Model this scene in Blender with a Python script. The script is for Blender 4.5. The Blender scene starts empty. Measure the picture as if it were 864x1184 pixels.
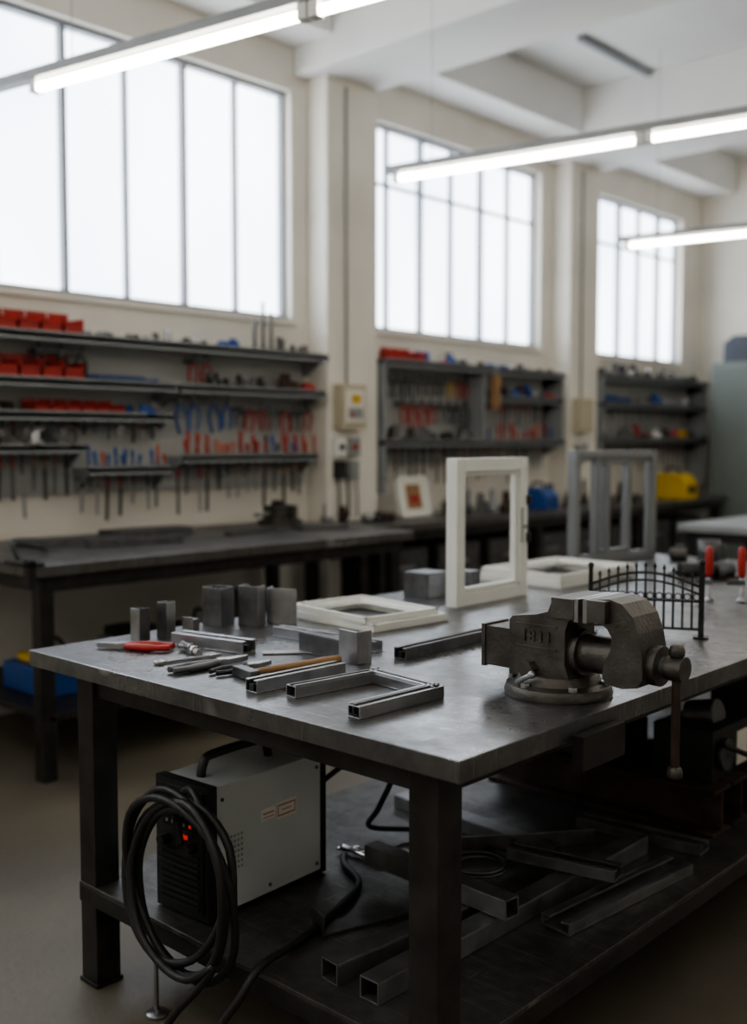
import bpy, bmesh, math, random
from mathutils import Vector, Matrix
random.seed(7)
D=bpy.data; C=bpy.context
pi=math.pi
# ---------------------------------------------------------------- materials
def mk(name,col,rough=.5,metal=0.,var=.12,scale=8.,bump=0.,bscale=60.,rvar=.1,emit=0,stretch=None):
    m=D.materials.new(name); m.use_nodes=True; nt=m.node_tree; b=nt.nodes['Principled BSDF']
    N=nt.nodes.new; L=nt.links.new
    tc=N('ShaderNodeTexCoord'); mp=N('ShaderNodeMapping'); L(tc.outputs['Object'],mp.inputs[0])
    if stretch: mp.inputs['Scale'].default_value=stretch
    n=N('ShaderNodeTexNoise'); n.inputs['Scale'].default_value=scale; n.inputs['Detail'].default_value=6; L(mp.outputs[0],n.inputs[0])
    r=N('ShaderNodeValToRGB'); r.color_ramp.elements[0].position=.3; r.color_ramp.elements[1].position=.7
    r.color_ramp.elements[0].color=tuple(c*(1-var) for c in col)+(1,); r.color_ramp.elements[1].color=tuple(min(1,c*(1+var)) for c in col)+(1,)
    L(n.outputs[0],r.inputs[0]); L(r.outputs[0],b.inputs['Base Color'])
    mr=N('ShaderNodeMapRange'); mr.inputs[3].default_value=max(0,rough-rvar); mr.inputs[4].default_value=min(1,rough+rvar); L(n.outputs[0],mr.inputs[0]); L(mr.outputs[0],b.inputs['Roughness'])
    b.inputs['Metallic'].default_value=metal
    if bump:
        n2=N('ShaderNodeTexNoise'); n2.inputs['Scale'].default_value=bscale; n2.inputs['Detail'].default_value=5; L(mp.outputs[0],n2.inputs[0])
        bp=N('ShaderNodeBump'); bp.inputs['Strength'].default_value=bump; bp.inputs['Distance'].default_value=.01; L(n2.outputs[0],bp.inputs['Height']); L(bp.outputs[0],b.inputs['Normal'])
    if emit:
        b.inputs['Emission Color'].default_value=tuple(col)+(1,); b.inputs['Emission Strength'].default_value=emit
    return m
def worn_plate(name,c0,c1,rough,metal):
    m=D.materials.new(name); m.use_nodes=True; nt=m.node_tree; b=nt.nodes['Principled BSDF']; N=nt.nodes.new; L=nt.links.new
    tc=N('ShaderNodeTexCoord')
    def noise(sc,det,stretch=(1,1,1),rz=0):
        mp=N('ShaderNodeMapping'); mp.inputs['Scale'].default_value=stretch; mp.inputs['Rotation'].default_value=(0,0,rz); L(tc.outputs['Object'],mp.inputs[0])
        n=N('ShaderNodeTexNoise'); n.inputs['Scale'].default_value=sc; n.inputs['Detail'].default_value=det; n.inputs['Roughness'].default_value=.65; L(mp.outputs[0],n.inputs[0]); return n.outputs[0]
    def ramp(s,p0,p1,v0,v1):
        r=N('ShaderNodeMapRange'); r.inputs[1].default_value=p0; r.inputs[2].default_value=p1; r.inputs[3].default_value=v0; r.inputs[4].default_value=v1; L(s,r.inputs[0]); return r.outputs[0]
    def math2(op,a,c):
        n=N('ShaderNodeMath'); n.operation=op
        for i,v in enumerate((a,c)):
            if isinstance(v,(int,float)): n.inputs[i].default_value=v
            else: L(v,n.inputs[i])
        return n.outputs[0]
    big=ramp(noise(3.6,8),.40,.60,0,1); med=ramp(noise(26,6),.3,.7,0,1)
    s1=ramp(noise(3,2,(1,90,1),.5),.66,.70,0,1); s2=ramp(noise(4,2,(80,1.5,1),.25),.67,.70,0,1); s3=ramp(noise(2.5,2,(1,110,1),-.9),.68,.71,0,1)
    scr=math2('MAXIMUM',math2('MAXIMUM',s1,s2),s3)
    f=math2('ADD',math2('MULTIPLY',big,.6),math2('MULTIPLY',med,.4))
    mx=N('ShaderNodeMix'); mx.data_type='RGBA'; mx.inputs[6].default_value=c0+(1,); mx.inputs[7].default_value=c1+(1,); L(f,mx.inputs[0])
    mx2=N('ShaderNodeMix'); mx2.data_type='RGBA'; L(mx.outputs[2],mx2.inputs[6]); mx2.inputs[7].default_value=tuple(min(1,c*2.2) for c in c1)+(1,); L(math2('MULTIPLY',scr,.6),mx2.inputs[0])
    L(mx2.outputs[2],b.inputs['Base Color']); b.inputs['Metallic'].default_value=metal
    L(math2('ADD',math2('MULTIPLY',f,-.16),math2('ADD',math2('MULTIPLY',scr,-.08),rough+.1)),b.inputs['Roughness'])
    bp=N('ShaderNodeBump'); bp.inputs['Strength'].default_value=.14; bp.inputs['Distance'].default_value=.004; L(math2('SUBTRACT',math2('MULTIPLY',med,.5),scr),bp.inputs['Height']); L(bp.outputs[0],b.inputs['Normal'])
    return m
WALL=mk('wall_plaster',(.78,.74,.67),.8,0,.05,2.5,.15,40)
CEIL=mk('ceiling_paint',(.78,.77,.75),.85,0,.03,2)
FLOOR=mk('concrete_floor',(.135,.117,.09),.5,0,.28,1.6,.2,30,.12)
TOP=worn_plate('steel_plate_top',(.115,.115,.118),(.245,.245,.248),.30,.85)
FRAME=mk('dark_steel_frame',(.042,.039,.037),.45,.55,.35,14,.08,60)
SHELFM=worn_plate('worn_steel_shelf',(.055,.051,.048),(.13,.125,.118),.42,.6)
BTOP=worn_plate('old_bench_top',(.09,.086,.082),(.165,.16,.155),.38,.6)
STEEL=mk('mild_steel',(.36,.36,.37),.34,.9,.15,20,.05,90)
DSTEEL=mk('dark_mill_steel',(.14,.14,.145),.42,.8,.3,18,.08,80)
CAST=mk('cast_iron',(.105,.097,.09),.42,.75,.35,16,.16,110)
STOCK=mk('steel_stock',(.23,.23,.235),.42,.85,.3,14,.08,80)
CHROME=mk('chrome',(.6,.6,.6),.2,1,.05)
BLACK=mk('black_plastic',(.015,.015,.016),.4,0,.1)
RUBBER=mk('black_rubber',(.018,.018,.019),.5,0,.15)
RED=mk('red_plastic',(.38,.025,.018),.4,0,.15)
ORANGE=mk('orange_plastic',(.48,.09,.025),.4,0,.15)
BLUE=mk('blue_plastic',(.018,.075,.28),.4,0,.15)
YELLOW=mk('yellow_paint',(.62,.40,.02),.45,0,.1)
WHITE=mk('white_pvc',(.76,.76,.72),.38,0,.03)
WELD=mk('welder_grey_paint',(.57,.60,.60),.42,.05,.04)
GREY=mk('grey_enamel',(.30,.31,.31),.5,.2,.08)
PANEL=mk('tool_panel_grey',(.44,.445,.43),.6,.05,.1,3)
SHGREY=mk('shelf_grey',(.31,.325,.335),.5,.2,.1)
ALU=mk('grey_aluminium',(.27,.28,.285),.4,.5,.06)
CAB=mk('cabinet_green_grey',(.19,.215,.20),.55,0,.06,3)
WOOD=mk('handle_wood',(.30,.17,.08),.5,0,.25,6,stretch=(1,1,8))
RUST=mk('rusty_steel',(.06,.038,.03),.65,.4,.5,12,.3,50)
BOARD=mk('box_beige',(.50,.45,.33),.5,0,.06)
PAPER=mk('paper',(.75,.72,.65),.8,0,.03)
MULL=mk('window_steel',(.27,.28,.30),.5,.1,.08)
HOLE=mk('dark_hole',(.006,.006,.006),.8,0,.05)
LED=mk('led_red',(.8,.05,.03),.4,0,.02,emit=.35)
TUBE=mk('fluorescent_tube',(1,.94,.82),.5,0,.01,emit=18)
def glassmat():
    m=D.materials.new('frosted_backlit_glass'); m.use_nodes=True; nt=m.node_tree; nt.nodes.clear(); N=nt.nodes.new; L=nt.links.new
    e=N('ShaderNodeEmission'); o=N('ShaderNodeOutputMaterial'); tc=N('ShaderNodeTexCoord'); n=N('ShaderNodeTexNoise'); n.inputs['Scale'].default_value=1.2
    mp=N('ShaderNodeMapping'); mp.inputs['Scale'].default_value=(1,1,.5); L(tc.outputs['Object'],mp.inputs[0]); L(mp.outputs[0],n.inputs[0])
    r=N('ShaderNodeValToRGB'); r.color_ramp.elements[0].position=.35; r.color_ramp.elements[1].position=.65
    r.color_ramp.elements[0].color=(.66,.75,.87,1); r.color_ramp.elements[1].color=(.90,.95,1,1)
    L(n.outputs[0],r.inputs[0]); L(r.outputs[0],e.inputs[0]); e.inputs[1].default_value=4.8; L(e.outputs[0],o.inputs[0]); return m
GLASS=glassmat()
# ---------------------------------------------------------------- builder
I4=Matrix.Identity(4)
def TR(x=0,y=0,z=0,rz=0,rx=0,ry=0):
    return Matrix.Translation((x,y,z))@Matrix.Rotation(math.radians(rz),4,'Z')@Matrix.Rotation(math.radians(ry),4,'Y')@Matrix.Rotation(math.radians(rx),4,'X')
def cr(pts,n=8,closed=False):
    P=[Vector(p) for p in pts]; out=[]; k=len(P)
    for i in range(k if closed else k-1):
        p0=P[(i-1)%k] if closed or i>0 else P[0]; p1=P[i]; p2=P[(i+1)%k]; p3=P[(i+2)%k] if closed or i+2<k else P[-1]
        for j in range(n):
            t=j/n; out.append(.5*((2*p1)+(-p0+p2)*t+(2*p0-5*p1+4*p2-p3)*t*t+(-p0+3*p1-3*p2+p3)*t**3))
    if not closed: out.append(P[-1])
    return out
class B:
    def __init__(s): s.bm=bmesh.new(); s.mats=[]; s.T=I4
    def mi(s,m):
        if m not in s.mats: s.mats.append(m)
        return s.mats.index(m)
    def geo(s,vs,fs,m,smooth=False,T=None):
        M=s.T@(T or I4); v=[s.bm.verts.new(M@Vector(p)) for p in vs]; k=s.mi(m)
        for f in fs:
            try: fc=s.bm.faces.new([v[i] for i in f]); fc.material_index=k; fc.smooth=smooth if len(f)<=4 else False
            except ValueError: pass
    def box(s,x0,x1,y0,y1,z0,z1,m,T=None):
        s.geo([(x0,y0,z0),(x1,y0,z0),(x1,y1,z0),(x0,y1,z0),(x0,y0,z1),(x1,y0,z1),(x1,y1,z1),(x0,y1,z1)],
          [(0,3,2,1),(4,5,6,7),(0,1,5,4),(1,2,6,5),(2,3,7,6),(3,0,4,7)],m,False,T)
    def cyl(s,p0,p1,r0,m,r1=None,seg=16,T=None):
        p0=Vector(p0);p1=Vector(p1); r1=r0 if r1 is None else r1; q=(p1-p0).to_track_quat('Z','Y'); vs=[];
        for p,r in((p0,r0),(p1,r1)):
            for i in range(seg): vs.append(p+q@Vector((r*math.cos(2*pi*i/seg),r*math.sin(2*pi*i/seg),0)))
        fs=[(i,(i+1)%seg,seg+(i+1)%seg,seg+i) for i in range(seg)]+[tuple(range(seg))[::-1],tuple(range(seg,2*seg))]
        s.geo(vs,fs,m,True,T)
    def lathe(s,prof,m,seg=20,T=None):
        vs=[];n=len(prof)
        for r,z in prof:
            for i in range(seg): vs.append((r*math.cos(2*pi*i/seg),r*math.sin(2*pi*i/seg),z))
        fs=[(j*seg+i,j*seg+(i+1)%seg,(j+1)*seg+(i+1)%seg,(j+1)*seg+i) for j in range(n-1) for i in range(seg)]
        fs+=[tuple(range(seg))[::-1],tuple(range((n-1)*seg,n*seg))]
        s.geo(vs,fs,m,True,T)
    def tube(s,pts,r,m,seg=8,n=6,closed=False,T=None,raw=False):
        P=[Vector(p) for p in pts] if raw else cr(pts,n,closed); k=len(P); vs=[]; up=None
        for i,p in enumerate(P):
            a=P[(i+1)%k] if closed or i<k-1 else P[i]; b=P[(i-1)%k] if closed or i>0 else P[0]
            t=(a-b).normalized()
            if up is None: up=t.orthogonal().normalized()
            up=(up-t*up.dot(t)).normalized(); w=t.cross(up)
            rr=r[min(len(r)-1,int(i*len(r)/k))] if isinstance(r,(list,tuple)) else r
            for j in range(seg): vs.append(p+rr*(math.cos(2*pi*j/seg)*up+math.sin(2*pi*j/seg)*w))
        fs=[(i*seg+j,i*seg+(j+1)%seg,((i+1)%k)*seg+(j+1)%seg,((i+1)%k)*seg+j) for i in range(k if closed else k-1) for j in range(seg)]
        if not closed: fs+=[tuple(range(seg))[::-1],tuple(range((k-1)*seg,k*seg))]
        s.geo(vs,fs,m,True,T)
    def prism(s,poly,h0,h1,m,T=None,smooth=False):
        n=len(poly); vs=[(x,y,h0) for x,y in poly]+[(x,y,h1) for x,y in poly]
        fs=[(i,(i+1)%n,n+(i+1)%n,n+i) for i in range(n)]+[tuple(range(n))[::-1],tuple(range(n,2*n))]
        s.geo(vs,fs,m,smooth,T)
    def ball(s,c,r,m,seg=12,T=None,sz=1):
        s.lathe([(max(.0001,r*math.sin(pi*i/8)),-r*sz*math.cos(pi*i/8)) for i in range(9)],m,seg,(T or I4)@Matrix.Translation(c))
    def text(s,txt,size,dep,m,T):
        c=D.curves.new('t','FONT'); c.body=txt; c.size=size; c.extrude=dep; c.align_x='CENTER'; o=D.objects.new('t',c); C.collection.objects.link(o)
        C.view_layer.update(); me=o.evaluated_get(C.evaluated_depsgraph_get()).to_mesh()
        s.geo([v.co.copy() for v in me.vertices],[tuple(f.vertices) for f in me.polygons],m,False,T)
        D.objects.remove(o)
    def rhs(s,L,w,h,t,m,T=None):
        s.box(0,L,-w/2,w/2,0,t,m,T); s.box(0,L,-w/2,w/2,h-t,h,m,T); s.box(0,L,-w/2,-w/2+t,t,h-t,m,T); s.box(0,L,w/2-t,w/2,t,h-t,m,T)
    def chan(s,L,w,h,t,m,T=None,lip=True):
        s.box(0,L,-w/2,w/2,0,t,m,T); s.box(0,L,-w/2,-w/2+t,t,h,m,T); s.box(0,L,w/2-t,w/2,t,h,m,T)
        if lip: s.box(0,L,-w/2+t,-w/2+w*.3,h-t,h,m,T); s.box(0,L,w/2-w*.3,w/2-t,h-t,h,m,T)
    def done(s,name,bevel=0,seg=2,parent=None,loc=None):
        bmesh.ops.recalc_face_normals(s.bm,faces=s.bm.faces)
        if loc is None:
            xs=[v.co for v in s.bm.verts]; loc=Vector(((min(v.x for v in xs)+max(v.x for v in xs))/2,(min(v.y for v in xs)+max(v.y for v in xs))/2,min(v.z for v in xs)))
        loc=Vector(loc)
        for v in s.bm.verts: v.co-=loc
        me=D.meshes.new(name); s.bm.to_mesh(me); s.bm.free()
        for m in s.mats: me.materials.append(m)
        o=D.objects.new(name,me); C.collection.objects.link(o); o.location=loc
        if bevel:
            b=o.modifiers.new('bevel','BEVEL'); b.width=bevel; b.segments=seg; b.limit_method='ANGLE'; b.angle_limit=math.radians(50); b.use_clamp_overlap=True
        if parent: o.parent=parent
        return o
def seg_T(p0,p1,z=0,rx=0):
    d=Vector(p1)-Vector(p0); return TR(p0[0],p0[1],z,math.degrees(math.atan2(d.y,d.x)),rx), d.length
# ---------------------------------------------------------------- room
XW=-5.3; YE=11.0; XR=3.2; YB=-3.0; ZC=4.45
b=B(); b.box(XW-.2,XR+.2,YB-.2,YE+.2,-.1,0,FLOOR); b.done('floor')
b=B(); b.box(XW-.2,XR+.2,YB-.2,YE+.2,ZC,ZC+.15,CEIL); b.done('ceiling')
WINS=[(-2.4,1.05),(1.6,4.93),(5.59,7.90),(8.58,10.56)]; Z0,Z1=2.29,3.80  # first window is out of view, added to light the foreground from the left
b=B(); b.box(XW-.2,XW,YB-.2,YE+.2,0,Z0,WALL); b.box(XW-.2,XW,YB-.2,YE+.2,Z1,ZC,WALL)
ys=[YB-.2]+[v for w in WINS for v in w]+[YE+.2]
for i in range(0,len(ys),2): b.box(XW-.2,XW,ys[i],ys[i+1],Z0,Z1,WALL)
b.done('wall_left')
b=B(); b.box(XW,XR,YE,YE+.2,0,ZC,WALL); b.done('wall_back')
b=B(); b.box(XR,XR+.2,YB-.2,YE+.2,0,ZC,WALL); b.done('wall_right')
b=B(); b.box(XW,XR,YB-.2,YB,0,ZC,WALL); b.done('wall_front')
for n,(y0,y1) in enumerate(WINS):
    b=B(); x=XW-.10; b.box(x-.02,x-.01,y0,y1,Z0,Z1,GLASS)
    k=round((y1-y0)/.41); st=(y1-y0)/k
    b.box(x-.01,x+.05,y0,y1,Z0,Z0+.03,MULL); b.box(x-.01,x+.05,y0,y1,Z1-.03,Z1,MULL)
    if n>1: b.box(x-.01,x+.02,y0,y1,3.365,3.385,MULL)
    for i in range(k+1):
        yy=min(max(y0+i*st,y0+.012),y1-.012); w=.016 if i%2==0 else .012
        b.box(x-.01,x+(.04 if i%2==0 else .03),yy-w,yy+w,Z0,Z1,MULL)
    b.box(XW-.10,XW+.03,y0-.02,y1+.02,Z0-.035,Z0,WALL)
    b.done('window_%d'%(n+1))
n=1
BEAMS=[(1.07,1.58),(4.95,5.57),(7.95,8.55)]
for y0,y1 in BEAMS:
    b=B(); b.box(XW,XW+.20,y0+.12,y1,0,3.9,WALL); b.done('trim_%d'%n,.01); n+=1
    b=B(); b.box(XW,XR,y0,y1,3.9,ZC,CEIL); b.done('trim_%d'%n,.01); n+=1
b=B()
for y0,y1 in [(-3,1.07),(1.58,4.95),(5.57,7.95),(8.55,11)]: b.box(XW,XW+.38,y0,y1,4.08,ZC,CEIL)
b.done('trim_%d'%n,.01)
b=B(); b.box(-4.33,-4.28,6.9,9.2,ZC-.04,ZC,MULL); b.done('ceiling_conduit')
# ---------------------------------------------------------------- fluorescent lamps
def lamp(p0,u,nt,ext0=.0):
    b=B(); L=1.5; ang=math.degrees(math.atan2(u[1],u[0])); T=TR(p0[0],p0[1],3.0,ang)
    b.box(-ext0,nt*L+.1,-.03,.03,.035,.075,GREY,T)
    for i in range(nt):
        x0=i*L+.02; x1=(i+1)*L-.03
        b.cyl((x0,0,0),(x1,0,0),.019,TUBE,T=T,seg=10)
        for xx in (x0,x1): b.box(xx-.02,xx+.02,-.022,.022,-.022,.036,WHITE,T)
    for xx in (.25,nt*L-.25):
        q=T@Vector((xx,0,0)); top=ZC
        for (a,c) in BEAMS:
            if a-.02<q.y<c+.02: top=3.9
        b.cyl((xx,0,.07),(xx,0,top-3.002),.0018,GREY,seg=6,T=T)
    b.done('fluorescent_light')
u=(1.48,.25)
for (x,y,e,k) in [(-4.28,2.46,1.0,4),(-4.18,4.71,.05,4),(-4.26,7.53,.05,4),(-4.2,-.15,0,4),(-4.2,-2.4,0,4)]: lamp((x,y),u,k,e)  # last two rows are out of view, added as overhead fill light
# ---------------------------------------------------------------- main workbench
bx0,bx1,by0,by1=-2.66,-1.155,1.48,4.95
b=B(); b.box(bx0,bx1,by0,by1,.857,.9,TOP)
lx=(-2.46,-1.28); ly=(1.565,4.85); h=.037
for x in lx:
    for y in ly: b.box(x-h,x+h,y-h,y+h,.012,.857,FRAME); b.box(x-.042,x+.042,y-.042,y+.042,0,.012,FRAME)
for x in lx: b.box(x-.025,x+.025,ly[0],ly[1],.795,.857,FRAME)
for y in ly+(3.2,): b.box(lx[0],lx[1],y-.025,y+.025,.795,.857,FRAME)
b.box(-2.5,-1.235,1.525,4.9,.268,.28,SHELFM)
for x in (-2.475,-1.26): b.box(x-.025,x+.025,1.525,4.9,.225,.268,FRAME)
for y in (1.55,3.2,4.87): b.box(-2.45,-1.285,y-.025,y+.025,.225,.268,FRAME)
b.cyl((-2.20,1.56,.012),(-2.20,1.56,.225),.006,STEEL,seg=8); b.lathe([(.03,0),(.03,.008),(.012,.016)],STEEL,T=TR(-2.20,1.56,0))
b.done('steel_workbench',.002)
# ---------------------------------------------------------------- benches along the wall
def bench(name,x0,x1,y0,y1,z,legs,m=None):
    b=B(); b.box(x0,x1,y0,y1,z-.05,z,m or BTOP)
    b.box(x0+.05,x1-.04,y0+.05,y1-.05,z-.12,z-.05,FRAME)
    for y in legs:
        b.box(x1-.12,x1-.05,y-.035,y+.035,0,z-.05,FRAME); b.box(x0+.05,x0+.12,y-.035,y+.035,0,z-.05,FRAME)
    b.box(x0+.05,x1-.05,legs[0],legs[-1],.26,.29,FRAME)
    b.done(name,.004)
bench('long_fitters_bench',-5.25,-4.03,2.28,4.72,.95,(2.36,4.62))
bench('narrow_fitters_bench',-5.25,-4.62,4.9,10.3,.92,(4.98,7.0,8.6,10.2))
bench('assembly_table',-3.44,-1.2,6.85,8.0,.9,(6.95,7.9),GREY)
def shelving(y0,y1,shelves,zp0,zp1,dividers):
    b=B(); b.box(XW+.002,XW+.03,y0,y1,zp0,zp1,PANEL)
    for (a,c,z,d) in shelves:
        b.box(XW+.03,XW+d,a,c,z-.025,z,SHGREY); b.box(XW+d-.012,XW+d,a,c,z-.04,z+.012,SHGREY)
        for yy in (a+.01,c-.02): b.prism([(0,0),(d-.04,0),(0,-.12)],yy,yy+.01,SHGREY,Matrix.Translation((XW+.03,0,z-.02))@Matrix(((1,0,0,0),(0,0,1,0),(0,1,0,0),(0,0,0,1))))
    for (yy,za,zb) in dividers: b.box(XW+.03,XW+.24,yy-.01,yy+.01,za,zb,SHGREY)
    b.done('tool_shelving')
shelving(1.7,5.02,[(1.7,5.02,2.04,.26),(1.7,3.78,1.80,.26),(3.82,5.02,1.80,.24),(1.7,3.78,1.625,.22),(1.7,3.2,1.45,.22),(3.22,3.78,1.325,.2),(3.86,4.98,1.385,.2)],1.18,2.05,[])
shelving(5.6,7.92,[(5.6,7.92,2.05,.26),(6.8,7.92,1.83,.24),(5.6,7.92,1.475,.26)],1.30,2.06,[(6.78,1.475,2.05),(5.61,1.1,2.06),(7.91,1.475,2.05)])
shelving(8.58,10.7,[(8.58,10.7,2.08,.26),(8.58,10.7,1.83,.24),(8.58,10.7,1.5,.26)],1.35,2.1,[(10.69,1.0,2.10),(8.59,1.35,2.1)])
def bins(name,y0,n,z,w=.10,h=.09,d=.16,m=RED,gap=.01,x=-5.24):
    b=B()
    for i in range(n):
        y=y0+i*(w+gap)
        b.box(x,x+d,y,y+w,z,z+.006,m); b.box(x,x+.005,y,y+w,z,z+h,m)
        b.box(x,x+d,y,y+.005,z,z+h*.7,m); b.box(x,x+d,y+w-.005,y+w,z,z+h*.7,m); b.box(x+d-.005,x+d,y,y+w,z,z+h*.45,m)
        b.box(x+.02,x+d-.02,y+.01,y+w-.01,z+.006,z+h*.5,DSTEEL)
        b.box(x+d,x+d+.008,y+.01,y+w-.01,z+h*.38,z+h*.48,m)
    b.done(name)
bins('red_storage_bins',2.55,5,2.04,.12,.13); bins('red_parts_bins',2.55,5,1.80,.12,.14); bins('orange_parts_bins',2.9,6,1.625,.085,.08,.14,RED); bins('blue_parts_bins',3.30,4,1.8,.09,.05,.14,BLUE); bins('red_fitting_bins',5.75,3,2.05,.10,.11)
bins('blue_fitting_bins',8.7,4,1.83,.1,.08,.14,BLUE)
def clutter(name,y0,y1,z,n,mats,hmax=.1,x0=-5.24,x1=-5.10):
    b=B()
    for i in range(n):
        y=y0+(y1-y0)*(i+.5)/n+random.uniform(-.01,.01); s=min((y1-y0)/n*.48,.11); x=random.uniform(x0+s*.3,x1); m=random.choice(mats); hh=random.uniform(.35,1)*hmax
        k=random.random(); T=TR(x,y,z,random.uniform(0,90))
        if k<.35: b.lathe([(s,0),(s,hh*.3),(s*.6,hh*.35),(s*.6,hh*.9),(s*.3,hh)],m,12,T)
        elif k<.6: b.cyl((-s*.8,0,s*.6),(s*.8,0,s*.6),s*.6,m,seg=12,T=T); b.cyl((-s,0,s*.6),(-s*.8,0,s*.6),s*.3,m,seg=10,T=T)
        elif k<.85: b.prism([(-s,0),(s,0),(s,hh*.5),(s*.3,hh*.6),(s*.2,hh),(-s*.7,hh)],-s*.5,s*.5,m,T@Matrix.Rotation(pi/2,4,'X'))
        else: b.box(-s*.7,s*.7,-s*.5,s*.5,0,hh*.6,m,T); b.box(-s*.3,s*.3,-s*.5,s*.5,hh*.6,hh*.8,m,T)
    return b.done(name,.002)
DK=[DSTEEL,STEEL,BLACK,CAST,RUST]
clutter('milling_cutters',3.25,4.1,2.04,11,DK,.11); clutter('tap_wrenches',2.3,2.5,1.80,3,[BLACK,DSTEEL],.08)
clutter('oil_cans',4.15,4.35,2.04,2,[BLUE],.10); clutter('drill_chucks',4.68,5.0,2.04,6,DK,.12)
clutter('pipe_fittings',4.1,4.6,1.80,8,[DSTEEL,BLACK],.10); clutter('grinding_discs',4.70,5.0,1.80,2,[RUST,RED],.12)
clutter('bearing_pullers',3.46,3.75,1.625,3,[BLUE,DSTEEL],.09); clutter('threading_dies',1.8,2.85,1.625,10,DK,.08); clutter('hole_saws',1.8,3.15,1.45,14,DK,.09)
clutter('spray_bottles',6.1,6.7,2.05,6,[BLUE,DSTEEL,BLACK,RED],.12); clutter('gear_parts',6.9,7.85,2.05,10,DK+[BLUE],.09); clutter('collet_blocks',6.95,7.85,1.83,10,DK+[BLUE,RED],.12)
clutter('lathe_tooling',5.7,6.8,1.475,10,DK+[RUST,ORANGE],.13); clutter('drill_boxes',8.7,10.6,2.08,16,DK+[YELLOW,RED],.14); clutter('motor_parts',9.2,10.6,1.83,12,DK+[BLUE,BLUE],.15); clutter('hinge_stock',8.7,10.6,1.5,18,DK+[RED,YELLOW],.16)
b=B()
for i,yy in enumerate((4.47,4.54,4.61)): b.cyl((-5.15,yy,2.04),(-5.15,yy,2.24+.06*((i*2)%3)),.011,DSTEEL,seg=10); b.lathe([(.018,0),(.018,.03),(.011,.04)],DSTEEL,12,TR(-5.15,yy,2.04))
b.done('reamer_set')
def pliers(b,T,m,L=.2,mm=DSTEEL):
    b.prism([(-.012,-.06),(.012,-.06),(.016,-.035),(.006,0),(-.006,0),(-.016,-.035)],-.005,.005,mm,T@Matrix(((0,0,1,0),(1,0,0,0),(0,1,0,0),(0,0,0,1))))
    b.cyl((-.007,0,-.055),(.007,0,-.055),.011,mm,seg=12,T=T)
    for s in (-1,1): b.tube([(0,s*.006,-.055),(0,s*.030,-.09),(0,s*.036,-.14),(0,s*.026,-L)],.0085,m,6,4,T=T)
def rack_pliers(name,y0,y1,n,z,cols,x=-5.19,L=.2,sc=1.0,tilt=8):
    b=B(); b.box(XW+.03,x,y0-.02,y1+.02,z-.05,z-.035,DSTEEL)
    for i in range(n): pliers(b,TR(x,y0+(y1-y0)*i/max(1,n-1),z,0,random.uniform(-tilt,tilt))@Matrix.Scale(sc*random.uniform(.85,1.1),4),random.choice(cols),L)
    b.done(name)
def rack_drivers(name,y0,y1,n,z,cols,up=.09,down=.10,x=-5.13):
    b=B()
    for i in range(n):
        y=y0+(y1-y0)*i/max(1,n-1)+random.uniform(-.012,.012); xx=x+random.uniform(-.03,.03); m=random.choice(cols); T=TR(xx,y,z,0,random.uniform(-9,9)); u=up*random.uniform(.5,1.25); q=random.uniform(.75,1.1)
        b.lathe([(.006*q,.0),(.012*q,.01),(.008*q,u*.3),(.013*q,u*.6),(.012*q,u*.9),(.006*q,u)],m,8,T)
        b.cyl((0,0,-down*random.uniform(.4,1.3)),(0,0,.002),.0035,DSTEEL,seg=6,T=T)
    b.done(name)
def rack_files(name,y0,y1,n,z,L=.25,x=-5.2,cols=(DSTEEL,STEEL,BLACK)):
    b=B(); b.box(XW+.03,x+.01,y0-.02,y1+.02,z-.012,z,DSTEEL)
    for i in range(n):
        y=y0+(y1-y0)*i/max(1,n-1)+random.uniform(-.012,.012); l=L*random.uniform(.5,1.15); m=random.choice(cols); T=TR(x,y,z,0,random.uniform(-3,3))
        b.cyl((0,0,.02),(0,0,-l*.3),.011,random.choice([BLACK,WOOD,RED,DSTEEL]),r1=.007,seg=8,T=T); b.box(-.003,.003,-.009,.009,-l,-l*.3,m,T)
        if random.random()<.3: b.box(-.006,.006,-.025,.025,-.03,.0,m,T)
    b.done(name)
rack_pliers('blue_pliers_rack',3.9,4.28,4,1.76,[BLUE],L=.2,sc=1.15,tilt=14); rack_pliers('red_pliers_rack',4.40,4.98,9,1.72,[RED,RED,BLACK,DSTEEL],sc=.95,tilt=12); rack_pliers('side_cutters_rack',4.02,4.12,2,2.0,[RED,ORANGE],L=.18)
rack_pliers('snips_rack',2.98,3.25,3,2.0,[BLACK,YELLOW,BLACK],L=.17)
rack_drivers('red_screwdriver_rack',3.88,4.95,26,1.40,[RED,RED,ORANGE,RED,BLACK,BLUE],.12,.14); rack_drivers('blue_screwdriver_rack',3.25,3.76,13,1.34,[BLUE,RED,BLUE,ORANGE],.10,.12)
rack_files('file_rack',2.4,3.15,12,1.40,.38); rack_files('chisel_rack',3.25,3.75,7,1.27,.22); rack_files('rasp_rack',3.9,4.9,14,1.33,.28); rack_files('hex_key_rack',2.4,3.2,12,1.56,.10); rack_files('brush_rack',3.25,3.74,7,1.57,.10)
rack_pliers('tongs_rack',5.7,6.7,12,1.98,[BLACK,YELLOW,DSTEEL,RED],L=.2,sc=.95); rack_pliers('shears_rack',5.95,6.7,8,1.80,[BLACK,DSTEEL,RED],L=.2,sc=1.1); rack_files('spanner_rack',7.0,7.8,12,1.77,.26); rack_files('hammer_rack',5.7,7.8,26,1.42,.28,cols=(DSTEEL,BLACK,STEEL,RUST))
rack_drivers('nut_driver_rack',6.9,7.8,15,1.49,[RED,ORANGE,BLUE,BLACK,RED],.12,.03); rack_files('wrench_rack',8.7,10.5,18,1.44,.24); rack_files('drill_bit_rack',8.7,10.5,14,1.78,.2)
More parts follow.
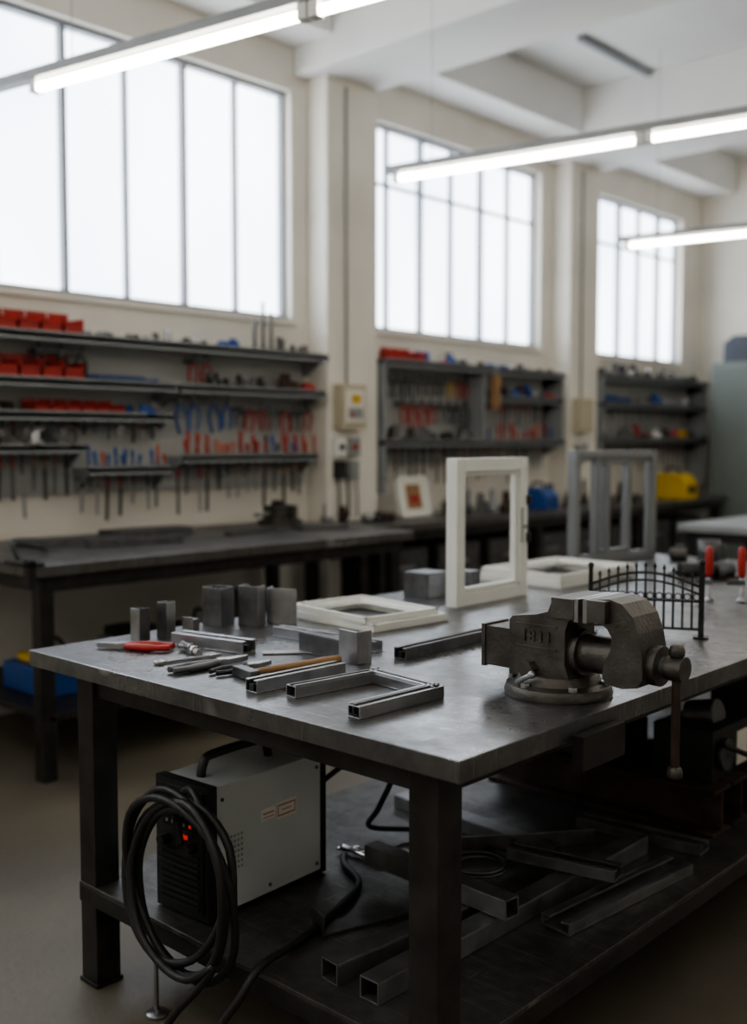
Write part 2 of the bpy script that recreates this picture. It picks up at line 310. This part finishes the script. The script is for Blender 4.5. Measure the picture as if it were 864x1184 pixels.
b=B(); b.box(-5.055,-5.03,6.85,6.95,1.72,2.0,WOOD); b.box(-5.03,-5.02,6.86,6.94,1.74,1.98,WOOD); b.cyl((-5.022,6.9,1.95),(-5.015,6.9,1.95),.012,YELLOW); b.done('wooden_level')
b=B(); xx=-5.1
b.box(xx,xx+.09,5.12,5.36,1.56,1.86,BOARD); b.box(xx+.09,xx+.10,5.15,5.33,1.60,1.82,PAPER); b.box(xx+.1,xx+.105,5.2,5.29,1.73,1.79,YELLOW); b.box(xx+.1,xx+.106,5.17,5.31,1.63,1.70,GREY); b.cyl((xx+.1,5.2,1.65),(xx+.115,5.2,1.65),.014,RED)
for k in range(2): b.box(xx,xx+.05,5.10+k*.13,5.21+k*.13,1.37,1.50,[WHITE,GREY][k]); b.cyl((xx+.05,5.155+k*.13,1.435),(xx+.065,5.155+k*.13,1.435),.022,[BLACK,RED][k])
for k in range(2): b.box(xx,xx+.05,5.12+k*.13,5.20+k*.13,1.22,1.34,[BLACK,GREY][k])
for k,yy in enumerate((5.15,5.24,5.33)): b.tube([(xx+.02,yy,1.23),(xx+.03,yy,1.1),(xx+.02,yy+.01,.95)],.008,[BLACK,RUBBER,GREY][k])
b.cyl((xx+.015,5.24,1.86),(xx+.015,5.24,3.85),.010,GREY,seg=8)
b.done('electrical_switch_box',.003)
b=B(); xx=-5.1; b.box(xx,xx+.08,8.12,8.35,1.55,1.85,BOARD); b.box(xx,xx+.06,8.15,8.3,1.3,1.45,GREY); b.cyl((xx+.015,8.24,1.85),(xx+.015,8.24,3.85),.010,GREY,seg=8); b.done('electrical_switch_box',.003)
b=B(); T=TR(-4.98,5.68,.925,0,0,-12)
b.box(-.01,.01,0,.34,0,.30,PAPER,T)
for (a,c,d,e) in [(0,.34,0,.028),(0,.34,.272,.30),(0,.028,0,.30),(.312,.34,0,.30)]: b.box(.008,.02,a,c,d,e,WHITE,T)
b.box(.0105,.013,.09,.25,.06,.24,WOOD,T); b.box(.0135,.015,.12,.22,.10,.16,RED,T); b.done('framed_notice')
b=B()
for (x,y,l,w,rz) in [(-4.75,2.85,.5,.12,60),(-4.5,3.1,.5,.03,75),(-4.9,3.45,.5,.16,85),(-4.6,3.95,.4,.05,100),(-4.55,4.45,.3,.18,70)]: b.box(-l/2,l/2,-w/2,w/2,.95,.97+.03*random.random(),DSTEEL,TR(x,y,0,rz))
b.done('steel_plate_offcuts',.002)
b=B(); T=TR(-4.98,4.52,.95); b.box(-.08,.08,-.12,.12,0,.03,CAST,T); b.box(-.06,.06,-.09,.02,.03,.12,CAST,T); b.box(-.06,.06,.05,.1,.03,.12,CAST,T); b.cyl((0,-.2,.07),(0,.1,.07),.015,STEEL,T=T); b.box(-.05,.05,-.03,.01,.12,.15,CAST,T); b.done('machine_vise',.004)
b=B(); b.tube([(-4.2,2.30,.96),(-4.25,2.3,1.03),(-4.35,2.45,1.0),(-4.5,2.6,.962)],.010,BLACK); b.box(-4.06,-4.02,2.24,2.28,.86,.98,BLACK); b.box(-4.22,-4.02,2.24,2.32,.95,.965,BLACK); b.done('clamp_bracket',.003)
clutter('pipe_vise_parts',5.05,5.55,.92,5,DK,.14,-5.15,-4.8); clutter('cast_fittings',6.15,7.15,.92,9,DK+[GREY],.22,-5.15,-4.8); clutter('gearbox_parts',7.6,9.2,.92,14,DK+[BLUE],.24,-5.15,-4.8)
b=B(); T=TR(-4.92,7.35,.92,10); b.prism([(-.12,0),(.12,0),(.12,.10),(.05,.17),(-.08,.17),(-.12,.1)],-.13,.13,BLUE,T@Matrix.Rotation(pi/2,4,'X')); b.tube([(-.08,0,.17),(-.05,0,.21),(.02,0,.21),(.05,0,.17)],.01,BLACK,T=T); b.done('blue_tool_case',.01)
b=B(); T=TR(-4.85,9.55,.92,0); b.prism([(-.2,0),(.2,0),(.2,.15),(.12,.24),(-.12,.24),(-.2,.16)],-.13,.13,YELLOW,T@Matrix.Rotation(pi/2,4,'X')); b.tube([(-.08,0,.24),(-.05,0,.29),(.05,0,.29),(.08,0,.24)],.012,BLACK,T=T); b.box(.2,.205,-.08,.08,.06,.12,BLACK,T); b.done('yellow_tool_case',.015)
b=B(); b.box(-4.9,-3.4,10.45,10.98,.0,2.28,CAB)
for x in (-4.88,-4.14): b.box(x,x+.72,10.43,10.45,.08,2.24,CAB); b.box(x+.62,x+.64,10.41,10.43,1.0,1.2,BLACK)
b.done('metal_cabinet',.006)
b=B(); b.prism([(0,0),(1.1,0),(1.1,.12),(.9,.27),(.1,.27),(0,.2)],0,.4,mk('slate_case',(.06,.07,.09),.5),Matrix.Translation((-4.8,10.9,2.28))@Matrix.Rotation(pi/2,4,'X')); b.done('storage_case',.01)
b=B(); b.box(-4.75,-4.35,2.5,2.85,.29,.42,BLUE); b.box(-4.7,-4.4,2.55,2.8,.42,.46,YELLOW); b.tube([(-4.7,2.67,.42),(-4.6,2.67,.52),(-4.5,2.67,.52),(-4.4,2.67,.42)],.012,BLACK); b.done('blue_toolbox',.01)
b=B(); b.box(-4.7,-4.35,3.0,3.25,.29,.48,GREY); b.box(-4.68,-4.37,3.02,3.23,.48,.53,BLACK); b.done('battery_charger',.01)
clutter('scrap_castings',3.4,4.5,.29,9,[DSTEEL,BLACK,RUST,CAST],.35,-4.9,-4.4)
b=B()
for i in range(8): b.box(-5.2,-4.75,5.2+i*.6,5.72+i*.6,.29,.75,FRAME); b.box(-4.75,-4.735,5.22+i*.6,5.70+i*.6,.31,.73,DSTEEL); b.box(-4.735,-4.715,5.38+i*.6,5.54+i*.6,.6,.62,STEEL)
b.done('drawer_units',.004)
# ================================================================= BENCH VISE
b=B(); YX=Matrix(((1,0,0,0),(0,0,1,0),(0,1,0,0),(0,0,0,1)))
cy=2.05
b.lathe([(.122,0),(.124,.008),(.118,.024),(.098,.030),(.092,.045),(.088,.05)],CAST,40,TR(-1.315,cy,.9))
for an in (200,260,320,20,80,140):
    bxp=-1.315+.107*math.cos(math.radians(an)); byp=cy+.107*math.sin(math.radians(an)); b.cyl((bxp,byp,.925),(bxp,byp,.936),.011,STEEL,seg=6)
b.T=Matrix.Translation((-1.49,0,.945))@Matrix.Diagonal((.86,1,.955,1))@Matrix.Translation((1.49,0,-.945))
fixed=[(-1.395,.940),(-1.395,1.072),(-1.385,1.082),(-1.31,1.092),(-1.275,1.102),(-1.262,1.13),(-1.25,1.138),(-1.19,1.138),(-1.19,1.10),(-1.212,1.085),(-1.222,1.06),(-1.222,.98),(-1.205,.940)]
b.prism(fixed,cy-.062,cy+.062,CAST,YX)
b.box(-1.255,-1.188,cy-.075,cy+.075,1.092,1.139,CAST)
b.box(-1.190,-1.176,cy-.073,cy+.073,1.088,1.141,STEEL)
b.box(-1.49,-1.39,cy-.045,cy+.045,.948,1.045,CAST)
b.box(-1.50,-1.488,cy-.048,cy+.048,.944,1.049,CAST)
b.cyl((-1.225,cy,1.005),(-1.08,cy,1.005),.044,CAST,seg=24)
b.cyl((-1.225,cy,1.005),(-1.20,cy,1.005),.055,CAST,seg=24)
mov=[(-1.150,1.140),(-1.10,1.146),(-1.065,1.138),(-1.035,1.112),(-1.018,1.075),(-1.008,1.03),(-1.006,.975),(-1.02,.955),(-1.06,.948),(-1.105,.952),(-1.118,.965),(-1.112,1.0),(-1.095,1.03),(-1.092,1.06),(-1.105,1.078),(-1.125,1.09),(-1.150,1.094)]
b.prism(mov,cy-.055,cy+.055,CAST,YX)
b.box(-1.150,-1.098,cy-.075,cy+.075,1.092,1.142,CAST); b.box(-1.163,-1.150,cy-.073,cy+.073,1.088,1.143,STEEL)
b.cyl((-1.01,cy,1.0),(-.985,cy,1.0),.045,CAST,seg=24)
b.cyl((-.985,cy,1.0),(-.945,cy,1.0),.022,STEEL,seg=20); b.cyl((-.972,cy,1.0),(-.925,cy,1.0),.028,CAST,seg=20)
b.T=I4
hx=-1.49+.86*(1.49-.948); b.cyl((hx,cy,.775),(hx,cy,1.03),.0095,RUST,seg=14)
for z0 in (.765,1.025): b.lathe([(.008,-.003),(.016,0),(.017,.010),(.014,.020),(.006,.024)],CAST,16,TR(hx,cy,z0))
b.cyl((-1.35,cy-.085,.962),(-1.35,cy-.06,.962),.02,CAST,seg=6)
b.cyl((-1.36,cy-.10,.934),(-1.31,cy-.115,.960),.006,STEEL,seg=8); b.ball((-1.31,cy-.115,.960),.009,STEEL)
b.text('1833',.040,.003,CAST,Matrix.Translation((-1.335,cy-.063,1.022))@Matrix.Rotation(pi/2,4,'X'))
b.box(-1.39,-1.28,cy-.065,cy-.062,1.058,1.063,CAST); b.box(-1.39,-1.28,cy-.065,cy-.062,1.008,1.012,CAST)
b.box(-1.153,-1.125,cy-.20,cy-.03,.80,.872,FRAME)
b.done('bench_vise',.004,3)
# ================================================================= WELDER
W=D.objects.new('welding_machine',None); C.collection.objects.link(W); W.location=(-2.13,1.80,.2805)
b=B(); b.T=TR(-2.13,1.80,.2855,3)
w,l,hh=.095,.215,.335
b.box(-w,w,-l+.02,l-.015,.01,hh,WELD)
b.box(-w-.004,w+.004,-l,-l+.03,.0,hh+.004,BLACK); b.box(-w-.003,w+.003,l-.02,l,.0,hh+.003,BLACK)
b.box(-w+.01,w-.01,-l-.006,-l,.02,.325,BLACK)
for i in range(9): b.box(-w+.02,w-.02,-l-.014,-l-.004,.03+i*.016,.037+i*.016,RUBBER)
for kx in (-.045,0,.045): b.cyl((kx,-l-.006,.270),(kx,-l-.024,.270),.014,RUBBER,seg=16); b.cyl((kx,-l-.006,.270),(kx,-l-.008,.270),.018,GREY,seg=16); b.box(kx-.0015,kx+.0015,-l-.025,-l-.022,.272,.282,WHITE)
b.box(-.065,.065,-l-.008,-l-.005,.222,.246,HOLE)
for i in range(5): b.box(-.05+i*.022,-.043+i*.022,-l-.010,-l-.007,.230,.238,LED if i==4 else GREY)
b.box(.0,.03,-l-.009,-l-.005,.198,.208,LED); b.text('MMA 200',.014,.0005,WHITE,Matrix.Translation((-.02,-l-.007,.303))@Matrix.Rotation(pi/2,4,'X'))
for kx in (-.05,.05): b.cyl((kx,-l-.006,.185),(kx,-l-.03,.185),.014,BLACK,seg=16)
for s_ in (-1,1):
  for r in range(7):
    for c in range(5): b.box(s_*w-.0012*(s_<0),s_*w+.0012*(s_>0),-.15+c*.012,-.144+c*.012,.11+r*.014,.116+r*.014,GREY)
b.box(w,w+.001,-.03,.02,.205,.235,PAPER); b.box(w,w+.001,.025,.10,.195,.24,PAPER)
for (y0_,y1_,z0_,z1_) in [(-.025,.015,.222,.225),(-.025,.015,.212,.214),(.03,.095,.230,.233),(.03,.095,.203,.206),(.03,.032,.205,.232),(.093,.095,.205,.232),(.045,.08,.217,.219)]: b.box(w+.001,w+.0015,y0_,y1_,z0_,z1_,RED)
for (yy,zz) in [(-.165,.03),(-.165,.30),(.18,.03),(.18,.30),(.0,.03)]: b.cyl((w,yy,zz),(w+.003,yy,zz),.005,DSTEEL,seg=10)
b.tube([(0,-.15,hh),(0,-.14,hh+.035),(0,-.11,hh+.05),(0,.05,hh+.05),(0,.08,hh+.035),(0,.09,hh)],.012,BLACK,10,5)
for (x,y) in ((-.07,-.17),(.07,-.17),(-.07,.17),(.07,.17)): b.cyl((x,y,-.005),(x,y,.012),.014,RUBBER)
b.T=I4
o=b.done('body',.003,loc=(-2.13,1.80,.2805)); o.parent=W; o.location=(0,0,0)
b=B(); r=.0098
def coil(cx,yc,cz,rx,rz,n,jit):
    P=[]
    for k in range(n*10):
        a=2*pi*k/10; t=k/(n*10); w=1+jit*math.sin(k*1.7)+jit*.8*math.sin(k*.37)
        P.append((cx+rx*w*math.cos(a)+.02*math.sin(t*9),yc+.012*math.sin(k*.9)-.04*t,cz+rz*w*math.sin(a)-.015*math.sin(t*7)))
    return P
P=coil(-1.99,1.49,.43,.185,.205,5,.05)
b.tube(P,r,RUBBER,8,4)
b.tube([P[-1],(-1.87,1.45,.24),(-1.97,1.43,.12),(-1.95,1.42,.06),(-1.86,1.43,.10),(-1.77,1.46,.22),(-1.75,1.52,.297),(-1.78,1.65,.293),(-1.82,1.80,.292),(-1.90,2.0,.292),(-2.02,2.07,.292),(-2.07,2.12,.295)],r,RUBBER,8,8)
b.tube([P[0],(-1.93,1.5,.62),(-2.02,1.53,.64),(-2.10,1.555,.56),(-2.09,1.56,.475)],r,RUBBER,8,8)
b.done('welding_cable')
b=B(); b.tube([(-2.08,2.03,.52),(-2.03,2.14,.58),(-1.96,2.20,.54),(-2.0,2.19,.43),(-2.08,2.24,.34),(-2.02,2.4,.30),(-1.85,2.45,.292),(-1.7,2.42,.292)],.008,RUBBER,8,8); b.done('power_cable')
b=B(); T=TR(-2.06,2.16,.295,10)
for s in (-1,1): b.tube([(-.06,s*.012,0),(0,s*.006,.0),(.05,s*.02,0),(.10,s*.015,0)],.006,CHROME,6,4,T=T)
b.cyl((0,0,-.008),(0,0,.014),.009,CHROME,T=T); b.done('ground_clamp')
# ================================================================= objects on bench
Z=.9005
def one(name,fn,bev=.0012):
    b=B(); fn(b); return b.done(name,bev)
def f(b):
    for p0,p1 in [((-1.73,1.60),(-1.70,1.86)),((-1.70,1.845),(-1.48,1.815)),((-1.49,1.83),(-1.50,1.565))]:
        T,L=seg_T(p0,p1,Z); b.rhs(L,.036,.027,.003,STEEL,T); b.box(0,L,-.004,.004,.027,.031,DSTEEL,T); b.box(.0,L,-.018,-.010,.027,.030,STEEL,T)
    T=TR(-1.50,1.565,Z,90); b.box(-.002,.0,-.012,.012,.006,.010,BLACK,T); b.box(-.002,0,-.003,.003,.004,.024,BLACK,T)
one('profile_frame_section',f)
def f(b): T,L=seg_T((-1.83,1.57),(-1.82,1.85),Z); b.chan(L,.042,.030,.003,STEEL,T); b.box(0,L,-.008,.008,.004,.02,BLACK,T)
one('steel_channel',f)
def f(b): T,L=seg_T((-2.44,1.82),(-2.18,1.865),Z); b.chan(L,.055,.034,.003,STEEL,T); b.box(0,L,-.01,.01,.004,.022,BLACK,T)
one('strut_channel',f)
def f(b): T,L=seg_T((-2.32,2.09),(-1.93,2.115),Z); b.chan(L,.03,.03,.003,STEEL,T,False)
one('u_channel',f)
def f(b): T,L=seg_T((-2.10,1.99),(-1.85,1.965),Z); b.rhs(L,.03,.055,.003,DSTEEL,T); b.box(L-.075,L,-.019,-.015,0,.086,STEEL,T); b.box(L-.004,L,-.019,.03,0,.086,STEEL,T)
one('steel_bracket',f)
def f(b): T,L=seg_T((-1.825,2.08),(-1.84,2.92),Z); b.chan(L,.04,.03,.003,DSTEEL,T); b.box(0,L,-.006,.006,.003,.02,BLACK,T)
one('long_steel_channel',f)
def f(b): b.box(-.07,.07,-.02,.02,0,.005,STEEL,TR(-2.10,1.935,Z,50))
one('flat_bar',f)
def ubox(b,x,y,rz,w,d,h,t,m1,m2,closed=True):
    # upright hollow section w x d, height h: separate plates, light and dark face shading put in by two steel tones
    T=TR(x,y,Z,rz)
    b.box(-w/2,w/2,-d/2,-d/2+t,0,h,m1,T); b.box(w/2-t,w/2,-d/2+t,d/2,0,h,m2,T); b.box(-w/2,-w/2+t,-d/2+t,d/2,0,h,m2,T)
    if closed: b.box(-w/2+t,w/2-t,d/2-t,d/2,0,h,m1,T)
one('square_tube_offcut',lambda b: ubox(b,-2.59,2.09,12,.075,.065,.12,.004,DSTEEL,STEEL),.0006)
one('channel_offcut',lambda b: ubox(b,-2.505,2.155,14,.07,.05,.125,.004,DSTEEL,STEEL,False),.0006)
def f(b): T=TR(-2.455,2.235,Z,28); b.box(-.05,.05,-.004,.0,0,.112,STEEL,T); b.box(-.05,-.046,0,.05,0,.112,STEEL,T)
one('steel_angle',f,.0006)
one('u_channel_offcut',lambda b: ubox(b,-2.55,1.77,8,.036,.042,.095,.003,STEEL,DSTEEL,False),.0006)
one('u_channel_offcut',lambda b: ubox(b,-2.535,1.85,12,.036,.042,.105,.003,DSTEEL,STEEL,False),.0006)
def f(b): T=TR(-2.48,1.90,Z,15); b.box(-.018,.018,-.015,.015,0,.055,DSTEEL,T); b.box(-.018,.018,-.02,-.015,0,.062,STEEL,T)
one('steel_block',f,.0006)
def f(b):
    ubox(b,-2.51,3.01,0,.12,.12,.09,.004,DSTEEL,STEEL); b.box(-.06,.06,-.06,.06,.088,.092,DSTEEL,TR(-2.51,3.01,Z))
one('steel_junction_box',f)
def f(b):
    ubox(b,-2.42,3.14,0,.08,.06,.09,.003,STEEL,DSTEEL); b.box(-.04,.04,-.03,.03,.088,.092,DSTEEL,TR(-2.42,3.14,Z))
one('steel_tube_offcut',f)
def wframe(b,T,w,h,pw,th,m,inner=.012):
    for (x0,x1,z0,z1) in [(0,pw,0,h),(w-pw,w,0,h),(pw,w-pw,0,pw),(pw,w-pw,h-pw,h)]: b.box(x0,x1,0,th,z0,z1,m,T)
    q=pw+inner
    for (x0,x1,z0,z1) in [(pw,q,pw,h-pw),(w-q,w-pw,pw,h-pw),(q,w-q,pw,q),(q,w-q,h-q,h-pw)]: b.box(x0,x1,th*.25,th*.7,z0,z1,m,T)
b=B(); T=TR(-2.245,2.855,Z,90); wframe(b,T,.425,.515,.046,.048,WHITE,.016)
b.box(.05,.375,-.003,.0,.05,.053,GREY,T)
for zz in (.20,.34): b.box(.415,.433,-.012,.0,zz,zz+.035,BLACK,T)
b.box(.38,.39,-.006,0,.2,.33,GREY,T); b.cyl((.39,-.02,.26),(.39,.0,.26),.008,GREY,T=T)
b.done('white_window_sash',.003)
def flatframe(b,x,y,z,rz,w,l,pw,th,m=WHITE):
    T=TR(x,y,z,rz)
    for (x0,x1,y0,y1) in [(0,pw,0,l),(w-pw,w,0,l),(pw,w-pw,0,pw),(pw,w-pw,l-pw,l)]: b.box(x0,x1,y0,y1,0,th,m,T)
    for (x0,x1,y0,y1) in [(0,pw*.35,0,l),(w-pw*.35,w,0,l),(0,w,0,pw*.35),(0,w,l-pw*.35,l)]: b.box(x0,x1,y0,y1,th,th+.008,m,T)
    q=pw+.012
    for (x0,x1,y0,y1) in [(pw,q,pw,l-pw),(w-q,w-pw,pw,l-pw),(q,w-q,pw,q),(q,w-q,l-q,l-pw)]: b.box(x0,x1,y0,y1,th*.2,th*.5,m,T)
b=B(); flatframe(b,-2.55,2.34,Z,-4,.42,.33,.036,.016); flatframe(b,-2.535,2.35,Z+.0245,-7,.38,.30,.032,.012); b.done('white_window_frames',.002)
b=B(); flatframe(b,-2.655,3.50,Z,0,.42,.58,.045,.02); flatframe(b,-2.64,3.52,Z+.0285,-2,.40,.54,.04,.018); b.done('white_casement_frames',.002)
b=B(); T=TR(-2.60,4.18,Z,81); wframe(b,T,.60,.53,.036,.05,ALU,.01)
for x in (.15,.225,.38): b.box(x,x+.032,.006,.044,.036,.494,ALU,T)
b.box(.15,.41,.012,.038,.036,.065,ALU,T); b.box(.15,.41,.012,.038,.465,.494,ALU,T); b.done('grey_window_frame',.003)
# wrought iron gate
b=B(); p0=Vector((-1.66,2.76,Z)); p1=Vector((-1.375,2.90,Z)); T,L=seg_T(p0,p1,Z)
def arch(t): return .148+.040*math.sin(pi*t)
b.box(-.006,.006,-.006,.006,0,.20,BLACK,T); b.box(L-.008,L+.008,-.008,.008,0,.215,BLACK,T); b.ball((0,0,.205),.009,BLACK,T=T); b.ball((L,0,.222),.010,BLACK,T=T)
b.box(-.02,.02,-.02,.02,0,.005,BLACK,T); b.box(L-.022,L+.022,-.022,.022,0,.005,BLACK,T)
b.box(0,L,-.004,.004,.022,.029,BLACK,T); b.box(0,L,-.004,.004,.104,.110,BLACK,T)
b.tube([(L*i/12,0,arch(i/12)) for i in range(13)],.0042,BLACK,6,1,T=T); b.tube([(L*i/12,0,arch(i/12)-.022) for i in range(13)],.0035,BLACK,6,1,T=T)
for i in range(1,12):
    t=i/12; z=arch(t)+.018; b.cyl((L*t,0,.024),(L*t,0,z),.0034,BLACK,seg=6,T=T); b.cyl((L*t,0,z),(L*t,0,z+.014),.006,BLACK,r1=.0005,seg=6,T=T)
for i in range(12):
    c=(i+.5)*L/12; b.tube([(c+.0095*math.cos(a*pi/4),0,.12+.0095*math.sin(a*pi/4)) for a in range(8)],.002,BLACK,5,2,True,T=T)
b.done('wrought_iron_gate')
for (x,y,rz) in [(-1.68,3.60,0),(-1.585,3.66,30)]:
    b=B(); T=TR(x,y,Z,rz)
    b.lathe([(.009,.088),(.013,.10),(.015,.14),(.014,.185),(.009,.195),(.005,.198)],RED,14,T)
    b.lathe([(.018,0),(.018,.007),(.0075,.013),(.006,.021),(.006,.09)],STEEL,14,T)
    b.box(-.05,.012,-.006,.006,.06,.078,DSTEEL,T); b.done('screw_clamp')
b=B(); T=TR(-2.16,4.62,Z); b.lathe([(.05,0),(.05,.12),(.044,.12),(.044,.01)],DSTEEL,24,T); b.tube([(.05,0,.1),(.08,0,.09),(.08,0,.04),(.05,0,.03)],.006,DSTEEL,8,5,T=T); b.done('steel_mug')
b=B(); T=TR(-1.95,4.2,Z+.035,50); b.cyl((-.14,0,0),(.02,0,0),.032,BLACK,r1=.034,T=T); b.cyl((.02,0,0),(.09,0,0),.036,DSTEEL,T=T); b.cyl((.07,0,-.035),(.07,0,.02),.02,DSTEEL,T=T); b.cyl((.07,0,-.032),(.07,0,-.026),.06,RUST,seg=24,T=T); b.tube([(-.14,0,0),(-.17,.05,-.02),(-.12,.12,-.028),(-.02,.14,-.028)],.005,RUBBER,T=T); b.done('angle_grinder')
b=B(); T=TR(-1.75,4.6,Z,20); b.box(-.12,.12,-.08,.08,0,.07,DSTEEL,T); b.box(-.1,.0,-.05,.05,.07,.12,CAST,T); b.cyl((.05,-.06,.1),(.05,.06,.1),.035,CAST,T=T); b.done('drill_press_vise',.004)
clutter('fixture_parts',7.0,7.8,.9,5,[DSTEEL,BLACK,RED],.15,-3.2,-2.4); clutter('clamping_blocks',3.95,4.5,Z,4,[DSTEEL,CAST,BLACK],.09,-1.62,-1.45); clutter('brass_fittings',4.70,4.9,Z,2,[DSTEEL,CAST],.10,-2.45,-2.35)
def htool(name,p0,p1,hm,L1=.5,jaw=STEEL,spread=.016,thick=.007):
    b=B(); T,L=seg_T(p0,p1,Z+thick+.001); k=L*L1
    for s in (-1,1): b.tube([(0,s*spread*.8,0),(k*.3,s*spread*1.3,0),(k*.75,s*spread*.9,0),(k,s*spread*.3,0)],[thick*.9,thick*1.1,thick],hm,8,5,T=T)
    b.cyl((k+.012,0,-thick),(k+.012,0,thick),.013,jaw,T=T)
    b.prism([(k,-.010),(k+.02,-.014),(L-.02,-.009),(L,-.003),(L,.003),(L-.02,.009),(k+.02,.014),(k,.010)],-thick*.8,thick*.8,jaw,T)
    b.done(name,.001)
htool('red_handled_pliers',(-2.36,1.74),(-2.54,1.62),RED,.6,thick=.0095,spread=.019)
htool('locking_pliers',(-2.12,1.56),(-2.10,1.79),DSTEEL,.6,spread=.012,thick=.009)
htool('combination_pliers',(-2.03,1.62),(-2.02,1.80),BLACK,.6)
b=B(); T,L=seg_T((-2.36,1.775),(-2.22,1.725),Z+.014); b.cyl((0,0,0),(L,0,0),.009,STEEL,T=T); b.cyl((L*.6,0,0),(L*.8,0,0),.014,CHROME,seg=6,T=T); b.cyl((L*.2,-.02,0),(L*.2,.02,0),.006,STEEL,T=T); b.done('socket_wrench')
b=B(); T,L=seg_T((-2.24,1.60),(-2.21,1.76),Z+.002); b.box(.02,L-.02,-.008,.008,0,.006,CHROME,T)
b.prism([(L-.02,-.008),(L,-.018),(L+.022,-.014),(L+.01,-.003),(L+.01,.006),(L+.022,.016),(L,.018),(L-.02,.008)],0,.008,CHROME,T); b.lathe([(.015,0),(.015,.008),(.009,.008),(.009,0)],CHROME,16,T@Matrix.Translation((.01,0,0))); b.done('open_end_wrench',.0008)
b=B(); T,L=seg_T((-1.95,1.66),(-1.90,1.93),Z+.012); b.tube([(.0,0,0),(L*.4,0,0),(L,0,0)],[.008,.010,.012],WOOD,10,5,T=T); b.box(-.016,.012,-.045,.045,-.011,.013,DSTEEL,T); b.done('hammer',.002)
# ================================================================= lower shelf stock
S=.281
def run(b,p0,p1,z,w,h,t,m,kind='r'):
    T,L=seg_T(p0,p1,z); (b.rhs if kind=='r' else b.chan)(L,w,h,t,m,T)
b=B(); run(b,(-1.61,1.60),(-1.56,2.15),S,.055,.05,.004,STOCK); b.done('square_steel_tube',.001)
b=B(); run(b,(-1.49,1.60),(-1.48,2.75),S,.055,.05,.004,STOCK); b.done('square_steel_tube',.001)
b=B(); run(b,(-1.92,2.07),(-1.43,2.04),S+.052,.05,.05,.004,STOCK); b.done('rectangular_steel_tube',.001)
b=B(); run(b,(-2.25,2.57),(-1.62,2.52),S,.06,.04,.004,STOCK); b.done('steel_box_section',.001)
b=B(); run(b,(-1.38,2.15),(-1.33,2.70),S,.09,.03,.006,STOCK,'c'); run(b,(-1.72,2.82),(-1.33,2.86),S,.07,.03,.006,STOCK,'c'); b.done('steel_channel_stock',.001)
b=B(); run(b,(-1.66,2.36),(-1.36,2.42),S+.052,.07,.03,.004,STOCK,'c'); b.done('steel_channel_piece',.001)
b=B(); T,L=seg_T((-1.95,2.30),(-1.62,2.72),S); b.box(0,L,-.025,.025,0,.006,STOCK,T); b.box(0,L,-.025,-.019,0,.045,STOCK,T); b.done('angle_iron',.001)
b=B(); T,L=seg_T((-1.80,1.75),(-1.72,2.0),S); b.box(0,L,-.03,.03,0,.006,DSTEEL,T); b.box(0,.006,-.03,.03,0,.05,DSTEEL,T); b.done('bracket_plate',.001)
b=B(); b.tube([(-1.70+.075*math.cos(i*pi/8),2.26+.075*math.sin(i*pi/8),S+.05) for i in range(16)],.006,DSTEEL,8,2,True)
b.tube([(-1.695+.07*math.cos(i*pi/8),2.265+.07*math.sin(i*pi/8),S+.038) for i in range(16)],.006,DSTEEL,8,2,True); b.done('steel_strap_coil')
b=B()
for (y0,z0) in [(2.98,S),(3.12,S),(3.26,S)]:
    b.box(-2.2,-1.36,y0,y0+.12,z0,z0+.012,RUST); b.box(-2.2,-1.36,y0,y0+.12,z0+.13,z0+.142,RUST); b.box(-2.2,-1.36,y0+.055,y0+.065,z0+.012,z0+.13,RUST)
b.done('steel_i_beams',.002)
b=B(); b.box(-1.62,-1.34,3.5,3.75,S,.62,BLACK); b.box(-1.34,-1.33,3.52,3.73,.36,.58,DSTEEL); b.cyl((-1.33,3.62,.5),(-1.30,3.62,.5),.06,DSTEEL); b.tube([(-1.5,3.52,.62),(-1.5,3.56,.67),(-1.5,3.70,.67),(-1.5,3.73,.62)],.012,BLACK); b.done('tool_chest',.008)
b=B(); z0=S+.143
b.box(-1.60,-1.40,3.05,3.34,z0,z0+.16,BLACK); b.cyl((-1.395,3.12,z0+.08),(-1.38,3.12,z0+.08),.05,DSTEEL,seg=20); b.box(-1.40,-1.396,3.22,3.30,z0+.02,z0+.13,PAPER); b.cyl((-1.55,3.2,z0+.16),(-1.45,3.2,z0+.18),.05,DSTEEL)
b.tube([(-1.40,3.30,z0+.05),(-1.33,3.33,z0+.0),(-1.32,3.2,z0+.06),(-1.38,3.08,z0+.12)],.009,RUBBER); b.done('angle_motor_unit',.006)
b=B(); b.box(-2.1,-1.75,3.02,3.30,z0,z0+.10,RUST); b.box(-2.05,-1.8,3.05,3.27,z0+.10,z0+.15,DSTEEL); b.done('steel_crate',.004)
# ---------------------------------------------------------------- world, camera
w=D.worlds.new('world'); C.scene.world=w; w.use_nodes=True; w.node_tree.nodes['Background'].inputs[0].default_value=(.6,.7,.8,1); w.node_tree.nodes['Background'].inputs[1].default_value=.5
a=math.radians(42.7); p=math.radians(3.83)
cam=D.cameras.new('camera'); co=D.objects.new('camera',cam); C.collection.objects.link(co)
cam.sensor_fit='HORIZONTAL'; cam.sensor_width=24; cam.lens=24*1225/864; co.location=(0,0,1.475); co.rotation_euler=(math.radians(90)-p,0,a)
cam.dof.use_dof=True; cam.dof.focus_distance=2.4; cam.dof.aperture_fstop=1.5; cam.clip_start=.05
C.scene.camera=co
C.scene.view_settings.view_transform='AgX'
try: C.scene.view_settings.look='AgX - Medium High Contrast'
except Exception: pass
C.scene.view_settings.exposure=.2
